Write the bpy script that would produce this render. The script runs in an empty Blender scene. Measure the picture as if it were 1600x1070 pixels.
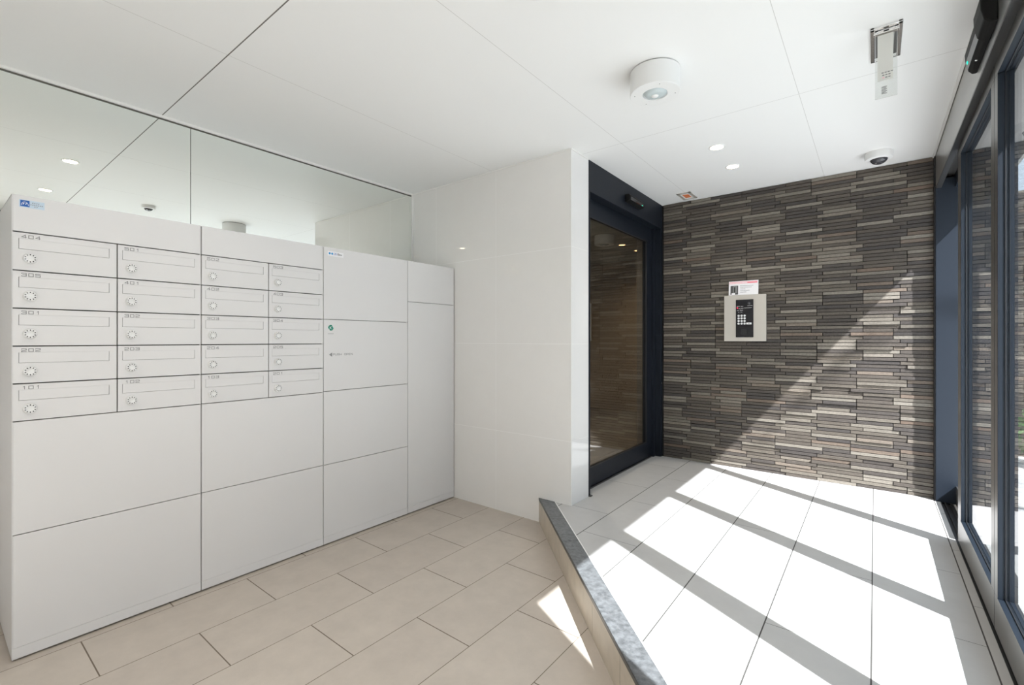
import bpy, bmesh, math, random
from mathutils import Vector, Matrix
random.seed(7)
SC = bpy.context.scene
COL = SC.collection

# ------------------------------------------------------------------ camera, sky, sun, exposure
TH = math.atan2(567, 726.6)
CH = 1.18172
cam_d = bpy.data.cameras.new('camera')
cam = bpy.data.objects.new('camera', cam_d)
COL.objects.link(cam)
cam.location = (0, 0, CH)
cam.rotation_euler = (math.radians(90), 0, TH)
cam_d.sensor_width = 36.0
cam_d.lens = 726.6 / 1600 * 36
cam_d.shift_y = -4.4 / 1600
cam_d.clip_start = 0.02
SC.camera = cam

w = bpy.data.worlds.new('daylight_sky')
SC.world = w
w.use_nodes = True
bg = w.node_tree.nodes['Background']
bg.inputs['Color'].default_value = (0.73, 0.87, 1.04, 1)
bg.inputs['Strength'].default_value = 2.2

sun_d = bpy.data.lights.new('sun', 'SUN')
sun_d.energy = 17.0
sun_d.angle = math.radians(0.6)
sun_d.color = (0.94, 0.96, 1.0)
sun = bpy.data.objects.new('sun', sun_d)
COL.objects.link(sun)
SUN = Vector((-1.0, 0.535, -1.19)).normalized()
sun.rotation_euler = SUN.to_track_quat('-Z', 'Y').to_euler()
sun.location = (6, -3, 7)

vs = SC.view_settings
vs.view_transform = 'Standard'
vs.look = 'None'
vs.gamma = 1.0
vs.exposure = 0.14
vs.use_curve_mapping = False
SC.cycles.max_bounces = 14
SC.cycles.diffuse_bounces = 8
SC.cycles.glossy_bounces = 6
SC.cycles.transparent_max_bounces = 16
SC.cycles.sample_clamp_indirect = 8

# ------------------------------------------------------------------ key measures (metres)
CE = 2.363            # ceiling
UF = 0.156            # raised entrance floor
XM = -2.97            # mirror face
XCF = -2.487          # cabinet fronts
YP = 2.485            # glazed partition wall
XD = -1.477           # inner door wall
YB = 4.045            # brick wall
XR = 0.305            # entrance header face
XR0, XR1 = 0.331, 0.380   # glass leaf thickness
KSUM = 0.765          # step edge: x + y = KSUM

# ------------------------------------------------------------------ materials
def mat(name, col, rough=0.5, metal=0.0, spec=0.5, noise=0.0, nscale=20, bump=0.0, bscale=200, emit=None, estr=0, coat=0):
    m = bpy.data.materials.new(name)
    m.use_nodes = True
    nt = m.node_tree
    p = nt.nodes['Principled BSDF']
    p.inputs['Base Color'].default_value = (*col, 1)
    p.inputs['Roughness'].default_value = rough
    p.inputs['Metallic'].default_value = metal
    p.inputs['Specular IOR Level'].default_value = spec
    p.inputs['Coat Weight'].default_value = coat
    if emit:
        p.inputs['Emission Color'].default_value = (*emit, 1)
        p.inputs['Emission Strength'].default_value = estr
    tc = nt.nodes.new('ShaderNodeTexCoord')
    if noise > 0:
        n = nt.nodes.new('ShaderNodeTexNoise')
        n.inputs['Scale'].default_value = nscale
        n.inputs['Detail'].default_value = 5
        nt.links.new(tc.outputs['Object'], n.inputs['Vector'])
        r = nt.nodes.new('ShaderNodeValToRGB')
        r.color_ramp.elements[0].position = 0.3
        r.color_ramp.elements[1].position = 0.7
        r.color_ramp.elements[0].color = (*[c * (1 - noise) for c in col], 1)
        r.color_ramp.elements[1].color = (*[min(1, c * (1 + noise)) for c in col], 1)
        nt.links.new(n.outputs['Fac'], r.inputs['Fac'])
        nt.links.new(r.outputs['Color'], p.inputs['Base Color'])
    if bump > 0:
        n = nt.nodes.new('ShaderNodeTexNoise')
        n.inputs['Scale'].default_value = bscale
        n.inputs['Detail'].default_value = 4
        nt.links.new(tc.outputs['Object'], n.inputs['Vector'])
        b = nt.nodes.new('ShaderNodeBump')
        b.inputs['Strength'].default_value = bump
        b.inputs['Distance'].default_value = 0.002
        nt.links.new(n.outputs['Fac'], b.inputs['Height'])
        nt.links.new(b.outputs['Normal'], p.inputs['Normal'])
    return m

def tile_mat(name, c1, c2, mortar, bw, rh, offs, swap, ou, ov, msize, rough, mottling=0.05, spec=0.5, bump=0.0, nscale=9, ku=1.0):
    """tiles laid on world axes. swap: 'yx' rows run along y, 'xz' rows run along x up z"""
    m = bpy.data.materials.new(name)
    m.use_nodes = True
    nt = m.node_tree
    L = nt.links.new
    p = nt.nodes['Principled BSDF']
    g = nt.nodes.new('ShaderNodeNewGeometry')
    sep = nt.nodes.new('ShaderNodeSeparateXYZ')
    L(g.outputs['Position'], sep.inputs[0])
    com = nt.nodes.new('ShaderNodeCombineXYZ')
    a, b = {'yx': ('Y', 'X'), 'xz': ('X', 'Z'), 'yz': ('Y', 'Z')}[swap]
    for ax, o, dst in ((a, ou, 'X'), (b, ov, 'Y')):
        ad = nt.nodes.new('ShaderNodeMath')
        ad.operation = 'ADD'
        ad.inputs[1].default_value = o
        L(sep.outputs[ax], ad.inputs[0])
        L(ad.outputs[0], com.inputs[dst])
    br = nt.nodes.new('ShaderNodeTexBrick')
    br.offset = offs
    br.offset_frequency = 2
    br.inputs['Scale'].default_value = 1
    br.inputs['Brick Width'].default_value = bw * ku
    br.inputs['Row Height'].default_value = rh
    br.inputs['Mortar Size'].default_value = msize
    br.inputs['Mortar Smooth'].default_value = 0.1
    br.inputs['Color1'].default_value = (*c1, 1)
    br.inputs['Color2'].default_value = (*c2, 1)
    br.inputs['Mortar'].default_value = (*mortar, 1)
    sc_ = nt.nodes.new('ShaderNodeVectorMath'); sc_.operation = 'MULTIPLY'; sc_.inputs[1].default_value = (ku, 1, 1)
    L(com.outputs[0], sc_.inputs[0])
    L(sc_.outputs[0], br.inputs['Vector'])
    n = nt.nodes.new('ShaderNodeTexNoise')
    n.inputs['Scale'].default_value = nscale
    n.inputs['Detail'].default_value = 8
    n.inputs['Roughness'].default_value = 0.65
    L(g.outputs['Position'], n.inputs['Vector'])
    mr = nt.nodes.new('ShaderNodeMapRange')
    mr.inputs['From Min'].default_value = 0.3
    mr.inputs['From Max'].default_value = 0.7
    mr.inputs['To Min'].default_value = 1 - mottling
    mr.inputs['To Max'].default_value = 1 + mottling
    L(n.outputs['Fac'], mr.inputs['Value'])
    vm = nt.nodes.new('ShaderNodeVectorMath')
    vm.operation = 'SCALE'
    L(br.outputs['Color'], vm.inputs[0])
    L(mr.outputs[0], vm.inputs['Scale'])
    L(vm.outputs[0], p.inputs['Base Color'])
    rr = nt.nodes.new('ShaderNodeMapRange')
    rr.inputs['To Min'].default_value = rough
    rr.inputs['To Max'].default_value = 0.8
    L(br.outputs['Fac'], rr.inputs['Value'])
    L(rr.outputs[0], p.inputs['Roughness'])
    p.inputs['Specular IOR Level'].default_value = spec
    if bump:
        n2 = nt.nodes.new('ShaderNodeTexNoise')
        n2.inputs['Scale'].default_value = 260
        n2.inputs['Detail'].default_value = 3
        L(g.outputs['Position'], n2.inputs['Vector'])
        bm_ = nt.nodes.new('ShaderNodeBump')
        bm_.inputs['Strength'].default_value = bump
        bm_.inputs['Distance'].default_value = 0.001
        L(n2.outputs['Fac'], bm_.inputs['Height'])
        L(bm_.outputs[0], p.inputs['Normal'])
    return m

def glass_mat(name, tint, f0=0.045):
    m = bpy.data.materials.new(name)
    m.use_nodes = True
    nt = m.node_tree
    L = nt.links.new
    nt.nodes.remove(nt.nodes['Principled BSDF'])
    out = nt.nodes['Material Output']
    lw = nt.nodes.new('ShaderNodeLayerWeight')
    lw.inputs['Blend'].default_value = 0.5
    pw = nt.nodes.new('ShaderNodeMath'); pw.operation = 'POWER'; pw.inputs[1].default_value = 5
    L(lw.outputs['Facing'], pw.inputs[0])
    ma = nt.nodes.new('ShaderNodeMath'); ma.operation = 'MULTIPLY_ADD'
    ma.inputs[1].default_value = 1 - f0
    ma.inputs[2].default_value = f0
    L(pw.outputs[0], ma.inputs[0])
    tr = nt.nodes.new('ShaderNodeBsdfTransparent'); tr.inputs['Color'].default_value = (*tint, 1)
    gl = nt.nodes.new('ShaderNodeBsdfGlossy'); gl.inputs['Roughness'].default_value = 0.0
    mx = nt.nodes.new('ShaderNodeMixShader')
    L(ma.outputs[0], mx.inputs[0]); L(tr.outputs[0], mx.inputs[1]); L(gl.outputs[0], mx.inputs[2])
    L(mx.outputs[0], out.inputs['Surface'])
    return m

M = {}
M['floor_low'] = tile_mat('beige_stone_tile', (0.50, 0.445, 0.385), (0.465, 0.41, 0.355), (0.16, 0.125, 0.095),
                          0.6095, 0.3045, 0.5, 'yx', -0.397 + 0.30475 + 0.6095 * 10, 2.45 + 0.3045 * 10, 0.0016, 0.42, 0.07, 0.4, 0.15, ku=0.72)
M['floor_up'] = tile_mat('pale_stone_tile', (0.51, 0.50, 0.485), (0.485, 0.475, 0.46), (0.07, 0.065, 0.06),
                         0.6095, 0.3065, 0.5, 'yx', -2.20 + 0.30475 + 0.6095 * 20, 1.235 + 0.3065 * 20, 0.0024, 0.38, 0.04, 0.4, 0.1, ku=2.0)
M['wall_tile'] = tile_mat('glazed_greige_wall_tile', (0.80, 0.785, 0.76), (0.80, 0.785, 0.76), (0.88, 0.87, 0.86),
                          0.604, 0.604, 0.0, 'xz', 2.081 + 0.604 * 20, -0.551 + 0.604 * 10, 0.0013, 0.02, 0.01, 0.5)
M['wall_tile'].node_tree.nodes['Principled BSDF'].inputs['Coat Weight'].default_value = 0.8
M['wall_tile'].node_tree.nodes['Principled BSDF'].inputs['Coat Roughness'].default_value = 0.015
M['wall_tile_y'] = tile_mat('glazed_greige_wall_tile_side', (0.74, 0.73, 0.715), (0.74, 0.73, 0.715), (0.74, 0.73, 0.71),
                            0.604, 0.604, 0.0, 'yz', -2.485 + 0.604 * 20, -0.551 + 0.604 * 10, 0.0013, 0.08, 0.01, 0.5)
M['riser'] = mat('beige_riser_tile', (0.50, 0.44, 0.36), 0.4, noise=0.08, nscale=14)
M['nosing'] = mat('charcoal_stone_nosing', (0.13, 0.135, 0.14), 0.33, noise=0.35, nscale=60, bump=0.5, bscale=350)
M['white_trim'] = mat('white_trim', (0.8, 0.79, 0.76), 0.4)
M['grout'] = mat('grey_grout', (0.62, 0.61, 0.6), 0.8)
M['white'] = mat('white_painted_steel', (0.72, 0.71, 0.705), 0.38, noise=0.01, nscale=3)
M['white_gloss'] = mat('white_glossy_side', (0.66, 0.63, 0.57), 0.12)
M['white_plastic'] = mat('white_plastic', (0.78, 0.78, 0.77), 0.4)
M['gap'] = mat('dark_gap', (0.10, 0.095, 0.08), 0.7)
M['black_mark'] = mat('black_marking', (0.03, 0.03, 0.03), 0.5)
M['grey_mark'] = mat('grey_marking', (0.22, 0.22, 0.22), 0.5)
M['navy'] = mat('dark_navy_metal', (0.010, 0.013, 0.019), 0.45, metal=0.0, spec=0.2)
M['steel_blue'] = mat('blue_grey_metal', (0.011, 0.016, 0.024), 0.45, metal=0.0, spec=0.3)
M['leaf_silver'] = mat('bronze_grey_metal', (0.17, 0.165, 0.155), 0.3, metal=0.85)
M['silver'] = mat('satin_silver_metal', (0.46, 0.455, 0.44), 0.28, metal=0.85, noise=0.03, nscale=4)
M['darkmetal'] = mat('dark_grey_metal', (0.10, 0.10, 0.10), 0.35, metal=0.7)
M['chrome'] = mat('chrome', (0.85, 0.85, 0.85), 0.22, metal=1.0)
M['black'] = mat('black_plastic', (0.012, 0.012, 0.012), 0.5, spec=0.1)
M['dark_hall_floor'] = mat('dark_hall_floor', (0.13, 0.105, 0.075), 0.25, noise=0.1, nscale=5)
M['black_gloss'] = mat('black_gloss', (0.012, 0.012, 0.016), 0.06)
M['gasket'] = mat('black_rubber', (0.01, 0.01, 0.012), 0.6)
M['glass'] = glass_mat('clear_glass', (0.97, 0.985, 0.98))
M['door_glass'] = glass_mat('tinted_door_glass', (0.88, 0.87, 0.83), 0.16)
M['mirror'] = mat('mirror_silver', (0.92, 0.945, 0.91), 0.0, metal=1.0)
M['panel_beige'] = mat('champagne_steel', (0.60, 0.57, 0.52), 0.3, metal=0.35)
M['paper'] = mat('white_card', (0.85, 0.84, 0.86), 0.5)
M['pink'] = mat('pink_print', (0.85, 0.22, 0.28), 0.5)
M['pale_pink'] = mat('pale_pink_print', (0.9, 0.5, 0.55), 0.5)
M['blue'] = mat('blue_print', (0.02, 0.12, 0.42), 0.4)
M['sky_blue'] = mat('bright_blue_print', (0.0, 0.28, 0.62), 0.4)
M['pale_blue'] = mat('pale_blue_sticker', (0.55, 0.66, 0.76), 0.4)
M['green'] = mat('green_print', (0.0, 0.25, 0.16), 0.4)
M['red_led'] = mat('red_led', (0.8, 0.02, 0.05), 0.4, emit=(1, 0.03, 0.08), estr=1.5)
M['green_led'] = mat('green_led', (0.0, 0.6, 0.4), 0.4, emit=(0.0, 0.8, 0.5), estr=1.2)
M['button'] = mat('white_button', (0.82, 0.82, 0.82), 0.35)
M['lamp'] = mat('warm_lamp', (1, 0.9, 0.75), 0.4, emit=(1.0, 0.84, 0.62), estr=22)
M['lamp_warm'] = mat('amber_lamp', (1, 0.85, 0.6), 0.4, emit=(1.0, 0.60, 0.26), estr=6)
M['lens'] = mat('lamp_lens', (0.50, 0.56, 0.57), 0.08)
M['dome'] = mat('smoked_dome', (0.05, 0.05, 0.055), 0.04)
M['orange'] = mat('orange_print', (0.75, 0.22, 0.08), 0.4)
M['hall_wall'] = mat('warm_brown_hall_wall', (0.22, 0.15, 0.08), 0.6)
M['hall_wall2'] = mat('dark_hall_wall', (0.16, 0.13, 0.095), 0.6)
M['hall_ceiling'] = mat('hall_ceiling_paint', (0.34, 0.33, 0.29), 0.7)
M['pavement'] = mat('pale_pavement', (0.60, 0.59, 0.57), 0.7, noise=0.06, nscale=6)
M['soffit'] = mat('canopy_soffit', (0.6, 0.6, 0.58), 0.7)
M['bark'] = mat('bark', (0.12, 0.08, 0.05), 0.8)
M['leaf'] = mat('leaf', (0.06, 0.16, 0.03), 0.5)
M['facade'] = mat('facade_render', (0.55, 0.50, 0.44), 0.8, noise=0.08, nscale=2)
M['facade_glass'] = mat('facade_window', (0.08, 0.16, 0.26), 0.1)
M['clear_plastic'] = glass_mat('clear_plastic', (0.93, 0.94, 0.93), 0.06)
M['milky'] = mat('milky_sheet', (0.70, 0.70, 0.66), 0.4)

# ceiling: panels with fine butt joints
def ceiling_material():
    m = bpy.data.materials.new('white_ceiling_panel'); m.use_nodes = True
    nt = m.node_tree; L = nt.links.new
    p = nt.nodes['Principled BSDF']
    p.inputs['Roughness'].default_value = 0.55
    p.inputs['Specular IOR Level'].default_value = 0.3
    g = nt.nodes.new('ShaderNodeNewGeometry')
    sep = nt.nodes.new('ShaderNodeSeparateXYZ'); L(g.outputs['Position'], sep.inputs[0])
    def line(axis, period, phase, half):
        a = nt.nodes.new('ShaderNodeMath'); a.operation = 'ADD'; a.inputs[1].default_value = -phase + period * 20 + period / 2
        L(sep.outputs[axis], a.inputs[0])
        b = nt.nodes.new('ShaderNodeMath'); b.operation = 'MODULO'; b.inputs[1].default_value = period
        L(a.outputs[0], b.inputs[0])
        c = nt.nodes.new('ShaderNodeMath'); c.operation = 'SUBTRACT'; c.inputs[1].default_value = period / 2
        L(b.outputs[0], c.inputs[0])
        d = nt.nodes.new('ShaderNodeMath'); d.operation = 'ABSOLUTE'; L(c.outputs[0], d.inputs[0])
        e = nt.nodes.new('ShaderNodeMath'); e.operation = 'LESS_THAN'; e.inputs[1].default_value = half
        L(d.outputs[0], e.inputs[0])
        return e
    l3 = line('Y', 40, 0.797, 0.0024)
    l1 = line('X', 0.915, -0.288, 0.0010)
    l2 = line('Y', 1.815, 0.797, 0.0013)
    mx = nt.nodes.new('ShaderNodeMath'); mx.operation = 'MAXIMUM'
    L(l1.outputs[0], mx.inputs[0]); L(l2.outputs[0], mx.inputs[1])
    mix = nt.nodes.new('ShaderNodeMix'); mix.data_type = 'RGBA'
    L(mx.outputs[0], mix.inputs['Factor'])
    mix.inputs['A'].default_value = (0.80, 0.80, 0.79, 1)
    mix.inputs['B'].default_value = (0.52, 0.51, 0.49, 1)
    mix2 = nt.nodes.new('ShaderNodeMix'); mix2.data_type = 'RGBA'
    L(l3.outputs[0], mix2.inputs['Factor']); L(mix.outputs['Result'], mix2.inputs['A'])
    mix2.inputs['B'].default_value = (0.14, 0.13, 0.12, 1)
    L(mix2.outputs['Result'], p.inputs['Base Color'])
    return m
M['ceiling'] = ceiling_material()

def brick_material():
    m = bpy.data.materials.new('split_stone_brick'); m.use_nodes = True
    nt = m.node_tree; L = nt.links.new
    p = nt.nodes['Principled BSDF']
    p.inputs['Roughness'].default_value = 0.62
    p.inputs['Specular IOR Level'].default_value = 0.45
    at = nt.nodes.new('ShaderNodeAttribute'); at.attribute_name = 'tone'; at.attribute_type = 'GEOMETRY'
    r = nt.nodes.new('ShaderNodeValToRGB')
    cr = r.color_ramp
    BK = 0.61
    cols = [(0.0, (0.085, 0.074, 0.068)), (0.22, (0.112, 0.095, 0.082)), (0.42, (0.135, 0.113, 0.092)), (0.6, (0.165, 0.140, 0.112)),
            (0.76, (0.25, 0.220, 0.178)), (0.9, (0.36, 0.325, 0.27)), (1.0, (0.21, 0.150, 0.110))]
    while len(cr.elements) < len(cols): cr.elements.new(0.5)
    for e, (q, c) in zip(cr.elements, cols):
        e.position = q; e.color = (*[v * BK for v in c], 1)
    L(at.outputs['Fac'], r.inputs['Fac'])
    tc = nt.nodes.new('ShaderNodeTexCoord')
    mp = nt.nodes.new('ShaderNodeMapping'); mp.inputs['Scale'].default_value = (70, 70, 90)
    L(tc.outputs['Object'], mp.inputs['Vector'])
    n = nt.nodes.new('ShaderNodeTexNoise'); n.inputs['Scale'].default_value = 1; n.inputs['Detail'].default_value = 8
    n.inputs['Roughness'].default_value = 0.7
    L(mp.outputs[0], n.inputs['Vector'])
    mr = nt.nodes.new('ShaderNodeMapRange'); mr.inputs['From Min'].default_value = 0.3; mr.inputs['From Max'].default_value = 0.7
    mr.inputs['To Min'].default_value = 0.78; mr.inputs['To Max'].default_value = 1.22
    L(n.outputs['Fac'], mr.inputs['Value'])
    vm = nt.nodes.new('ShaderNodeVectorMath'); vm.operation = 'SCALE'
    L(r.outputs['Color'], vm.inputs[0]); L(mr.outputs[0], vm.inputs['Scale'])
    L(vm.outputs[0], p.inputs['Base Color'])
    n2 = nt.nodes.new('ShaderNodeTexNoise'); n2.inputs['Scale'].default_value = 110; n2.inputs['Detail'].default_value = 6
    L(tc.outputs['Object'], n2.inputs['Vector'])
    b = nt.nodes.new('ShaderNodeBump'); b.inputs['Strength'].default_value = 0.45; b.inputs['Distance'].default_value = 0.003
    L(n2.outputs['Fac'], b.inputs['Height']); L(b.outputs[0], p.inputs['Normal'])
    return m
M['brick'] = brick_material()
M['brick_joint'] = mat('brick_joint', (0.012, 0.011, 0.010), 0.9)

# ------------------------------------------------------------------ mesh building
class MB:
    def __init__(self, *mats):
        self.bm = bmesh.new()
        self.mats = [M[k] for k in mats]
    def box(self, x0, x1, y0, y1, z0, z1, mi=0):
        x0, x1 = sorted((x0, x1)); y0, y1 = sorted((y0, y1)); z0, z1 = sorted((z0, z1))
        v = [self.bm.verts.new(p) for p in ((x0, y0, z0), (x1, y0, z0), (x1, y1, z0), (x0, y1, z0),
                                            (x0, y0, z1), (x1, y0, z1), (x1, y1, z1), (x0, y1, z1))]
        fs = []
        for q in ((0, 3, 2, 1), (4, 5, 6, 7), (0, 1, 5, 4), (1, 2, 6, 5), (2, 3, 7, 6), (3, 0, 4, 7)):
            f = self.bm.faces.new([v[i] for i in q]); f.material_index = mi; fs.append(f)
        return fs
    def prism(self, pts, a, b, axis='z', mi=0):
        """extrude polygon pts between a and b along axis; pts in the other two coordinates"""
        def P(u, v, t):
            return {'z': (u, v, t), 'y': (u, t, v), 'x': (t, u, v)}[axis]
        lo = [self.bm.verts.new(P(u, v, a)) for u, v in pts]
        hi = [self.bm.verts.new(P(u, v, b)) for u, v in pts]
        n = len(pts)
        fs = [self.bm.faces.new(lo), self.bm.faces.new(hi[::-1])]
        for i in range(n):
            j = (i + 1) % n
            fs.append(self.bm.faces.new((lo[i], hi[i], hi[j], lo[j])))
        for f in fs: f.material_index = mi
        return fs
    def lathe(self, prof, c, axis='z', seg=48, mi=0, smooth=True):
        """prof: list of (radius, height) along axis from centre c"""
        c = Vector(c)
        E1, E2, EA = {'z': (Vector((1, 0, 0)), Vector((0, 1, 0)), Vector((0, 0, 1))),
                      'x': (Vector((0, 1, 0)), Vector((0, 0, 1)), Vector((1, 0, 0))),
                      'y': (Vector((0, 0, 1)), Vector((1, 0, 0)), Vector((0, 1, 0)))}[axis]
        rings = []
        for r, h in prof:
            if r < 1e-6:
                rings.append([self.bm.verts.new(c + EA * h)])
            else:
                rings.append([self.bm.verts.new(c + EA * h + (E1 * math.cos(2 * math.pi * k / seg) + E2 * math.sin(2 * math.pi * k / seg)) * r) for k in range(seg)])
        for A, B in zip(rings, rings[1:]):
            for k in range(seg):
                l = (k + 1) % seg
                if len(A) == 1 and len(B) == 1: continue
                if len(A) == 1: f = self.bm.faces.new((A[0], B[k], B[l]))
                elif len(B) == 1: f = self.bm.faces.new((A[k], B[0], A[l]))
                else: f = self.bm.faces.new((A[k], B[k], B[l], A[l]))
                f.material_index = mi; f.smooth = smooth
    def bar(self, p, q, u, wdt, thick, n, mi=0):
        """flat bar from p to q, width wdt in the plane with normal n, raised by thick"""
        p, q, n = Vector(p), Vector(q), Vector(n).normalized()
        d = (q - p)
        if d.length < 1e-9: return
        d.normalize(); s = d.cross(n) * (wdt / 2); e = d * (wdt / 2) * u
        base = [p - e - s, q + e - s, q + e + s, p - e + s]
        v = [self.bm.verts.new(b) for b in base] + [self.bm.verts.new(b + n * thick) for b in base]
        for qd in ((0, 3, 2, 1), (4, 5, 6, 7), (0, 1, 5, 4), (1, 2, 6, 5), (2, 3, 7, 6), (3, 0, 4, 7)):
            f = self.bm.faces.new([v[i] for i in qd]); f.material_index = mi
    def build(self, name, parent=None, bevel=0.0, label=None, seg=2):
        bmesh.ops.recalc_face_normals(self.bm, faces=self.bm.faces)
        org = Vector((0, 0, 0)) if parent is None else parent['_o']
        o_ = Vector(org)
        bmesh.ops.translate(self.bm, verts=self.bm.verts, vec=-o_)
        me = bpy.data.meshes.new(name)
        self.bm.to_mesh(me); self.bm.free()
        for m in self.mats: me.materials.append(m)
        o = bpy.data.objects.new(name, me)
        COL.objects.link(o)
        o['_o'] = list(o_)
        if parent is not None: o.parent = parent
        if bevel:
            b = o.modifiers.new('edge', 'BEVEL'); b.width = bevel; b.segments = seg; b.limit_method = 'ANGLE'
        if label: o['label'] = label
        return o

def empty(name, loc, label=None, cat=None, group=None, kind=None):
    o = bpy.data.objects.new(name, None)
    o.empty_display_size = 0.1
    COL.objects.link(o)
    o.location = loc
    o['_o'] = list(loc)
    if label: o['label'] = label
    if cat: o['category'] = cat
    if group: o['group'] = group
    if kind: o['kind'] = kind
    return o

def struct(o):
    o['kind'] = 'structure'
    return o

# stroke glyphs (wide square lettering): unit width 1, height 1
G = {
    '0': [[(0, 0), (1, 0), (1, 1), (0, 1), (0, 0)]],
    '1': [[(.35, .8), (.62, 1), (.62, 0)]],
    '2': [[(0, .8), (0, 1), (1, 1), (1, .55), (0, .3), (0, 0), (1, 0)]],
    '3': [[(0, .85), (0, 1), (1, 1), (1, .52), (.25, .52)], [(1, .52), (1, 0), (0, 0), (0, .15)]],
    '4': [[(.8, 0), (.8, 1), (0, .28), (1, .28)]],
    '5': [[(1, 1), (0, 1), (0, .58), (1, .58), (1, 0), (0, 0), (0, .12)]],
    'P': [[(0, 0), (0, 1), (1, 1), (1, .45), (0, .45)]],
    'U': [[(0, 1), (0, 0), (1, 0), (1, 1)]],
    'S': [[(1, .85), (1, 1), (0, 1), (0, .52), (1, .52), (1, 0), (0, 0), (0, .15)]],
    'H': [[(0, 0), (0, 1)], [(1, 0), (1, 1)], [(0, .5), (1, .5)]],
    'O': [[(0, 0), (1, 0), (1, 1), (0, 1), (0, 0)]],
    'E': [[(1, 1), (0, 1), (0, 0), (1, 0)], [(0, .52), (.9, .52)]],
    'N': [[(0, 0), (0, 1), (1, 0), (1, 1)]],
    'J': [[(.2, 1), (.9, 1), (.9, 0), (.1, 0), (.1, .3)]],
    'G': [[(1, .8), (1, 1), (0, 1), (0, 0), (1, 0), (1, .5), (.55, .5)]],
    'B': [[(0, 0), (0, 1), (.9, 1), (.9, .54), (0, .54)], [(.9, .54), (1, .5), (1, 0), (0, 0)]],
    'o': [[(0, 0), (.9, 0), (.9, .65), (0, .65), (0, 0)]],
    'x': [[(0, 0), (.9, .65)], [(0, .65), (.9, 0)]],
    ' ': [],
}
def write(mb, text, org, ud, vd, n, cw, chh, gap, stroke, mi=0, raise_=0.0004):
    org, ud, vd = Vector(org), Vector(ud), Vector(vd)
    x = 0
    for ch in text:
        for pl in G[ch]:
            for a, b in zip(pl, pl[1:]):
                mb.bar(org + ud * (x + a[0] * cw) + vd * a[1] * chh, org + ud * (x + b[0] * cw) + vd * b[1] * chh, 1, stroke, raise_, n, mi)
        x += cw + gap

# ================================================================== SETTING
# lower floor
b = MB('floor_low'); b.box(-3.25, 0.6, -2.3, 2.6, -0.1, 0.0); struct(b.build('floor'))
# raised entrance floor (polygon behind the diagonal step) with nosing strip and riser
inner = KSUM + 0.128
b = MB('floor_up')
poly = [(inner - YP, YP), (XD - 0.13, YP), (XD - 0.13, YB + 0.02), (0.324, YB + 0.02), (0.324, inner - 0.324)]
b.prism(poly, 0.002, UF); struct(b.build('floor_upper'))
st = empty('trim_1', (-0.7, KSUM + 0.7, 0), kind='structure')
def diag(s0, t, z):     # point on step: s along x, t offset of x+y from KSUM
    return (s0, KSUM + t - s0)
def strip(mb, xa, xb, t0, t1, z0, z1, mi=0):
    # cut at right angles to the step's run
    pa, pb = diag(xa, t0, 0), diag(xb, t0, 0)
    h = (t1 - t0) / 2
    mb.prism([pa, pb, (pb[0] + h, pb[1] + h), (pa[0] + h, pa[1] + h)], z0, z1, 'z', mi)
xs = [-1.80, -1.462, -1.253, -1.046, -0.834, -0.622, -0.41, -0.198, 0.014, 0.19]
b = MB('nosing')
for xa, xb in zip(xs, xs[1:]):
    strip(b, xa + 0.0012, xb - 0.0012, 0.004, 0.122, 0.135, UF + 0.0015)
# clip the first stone against the wall plane
bmesh.ops.bisect_plane(b.bm, geom=b.bm.verts[:] + b.bm.edges[:] + b.bm.faces[:], plane_co=(0, YP + 0.004, 0), plane_no=(0, 1, 0), clear_outer=True)
bmesh.ops.bisect_plane(b.bm, geom=b.bm.verts[:] + b.bm.edges[:] + b.bm.faces[:], plane_co=(0.30, 0, 0), plane_no=(1, 0, 0), clear_outer=True)
b.build('nosing', st)
def clipped(b_, name, parent, **k):
    for co, no in (((0, YP + 0.004, 0), (0, 1, 0)), ((0.30, 0, 0), (1, 0, 0))):
        bmesh.ops.bisect_plane(b_.bm, geom=b_.bm.verts[:] + b_.bm.edges[:] + b_.bm.faces[:], plane_co=co, plane_no=no, clear_outer=True)
    return b_.build(name, parent, **k)
b = MB('white_trim', 'grout'); strip(b, -1.9, 0.4, 0.122, 0.1295, 0.13, UF + 0.0022, 0); strip(b, -1.9, 0.4, 0.006, 0.121, 0.13, UF - 0.001, 1)
clipped(b, 'edge_strip', st)
b = MB('darkmetal'); strip(b, -1.9, 0.4, 0.0, 0.005, 0.142, UF + 0.001); clipped(b, 'metal_edging', st)
b = MB('riser', 'grout')
strip(b, -1.9, 0.4, 0.010, 0.02, 0.0, 0.14, 1)
rx = [-1.9, -1.30, -0.884, -0.665, -0.235, 0.2]
for xa, xb in zip(rx, rx[1:]):
    strip(b, xa + 0.001, xb - 0.001, 0.002, 0.012, 0.001, 0.140)
clipped(b, 'riser', st)

# ceiling
b = MB('ceiling'); b.box(-3.05, 0.62, -2.3, YB + 0.1, CE, CE + 0.08); struct(b.build('ceiling'))

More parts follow.
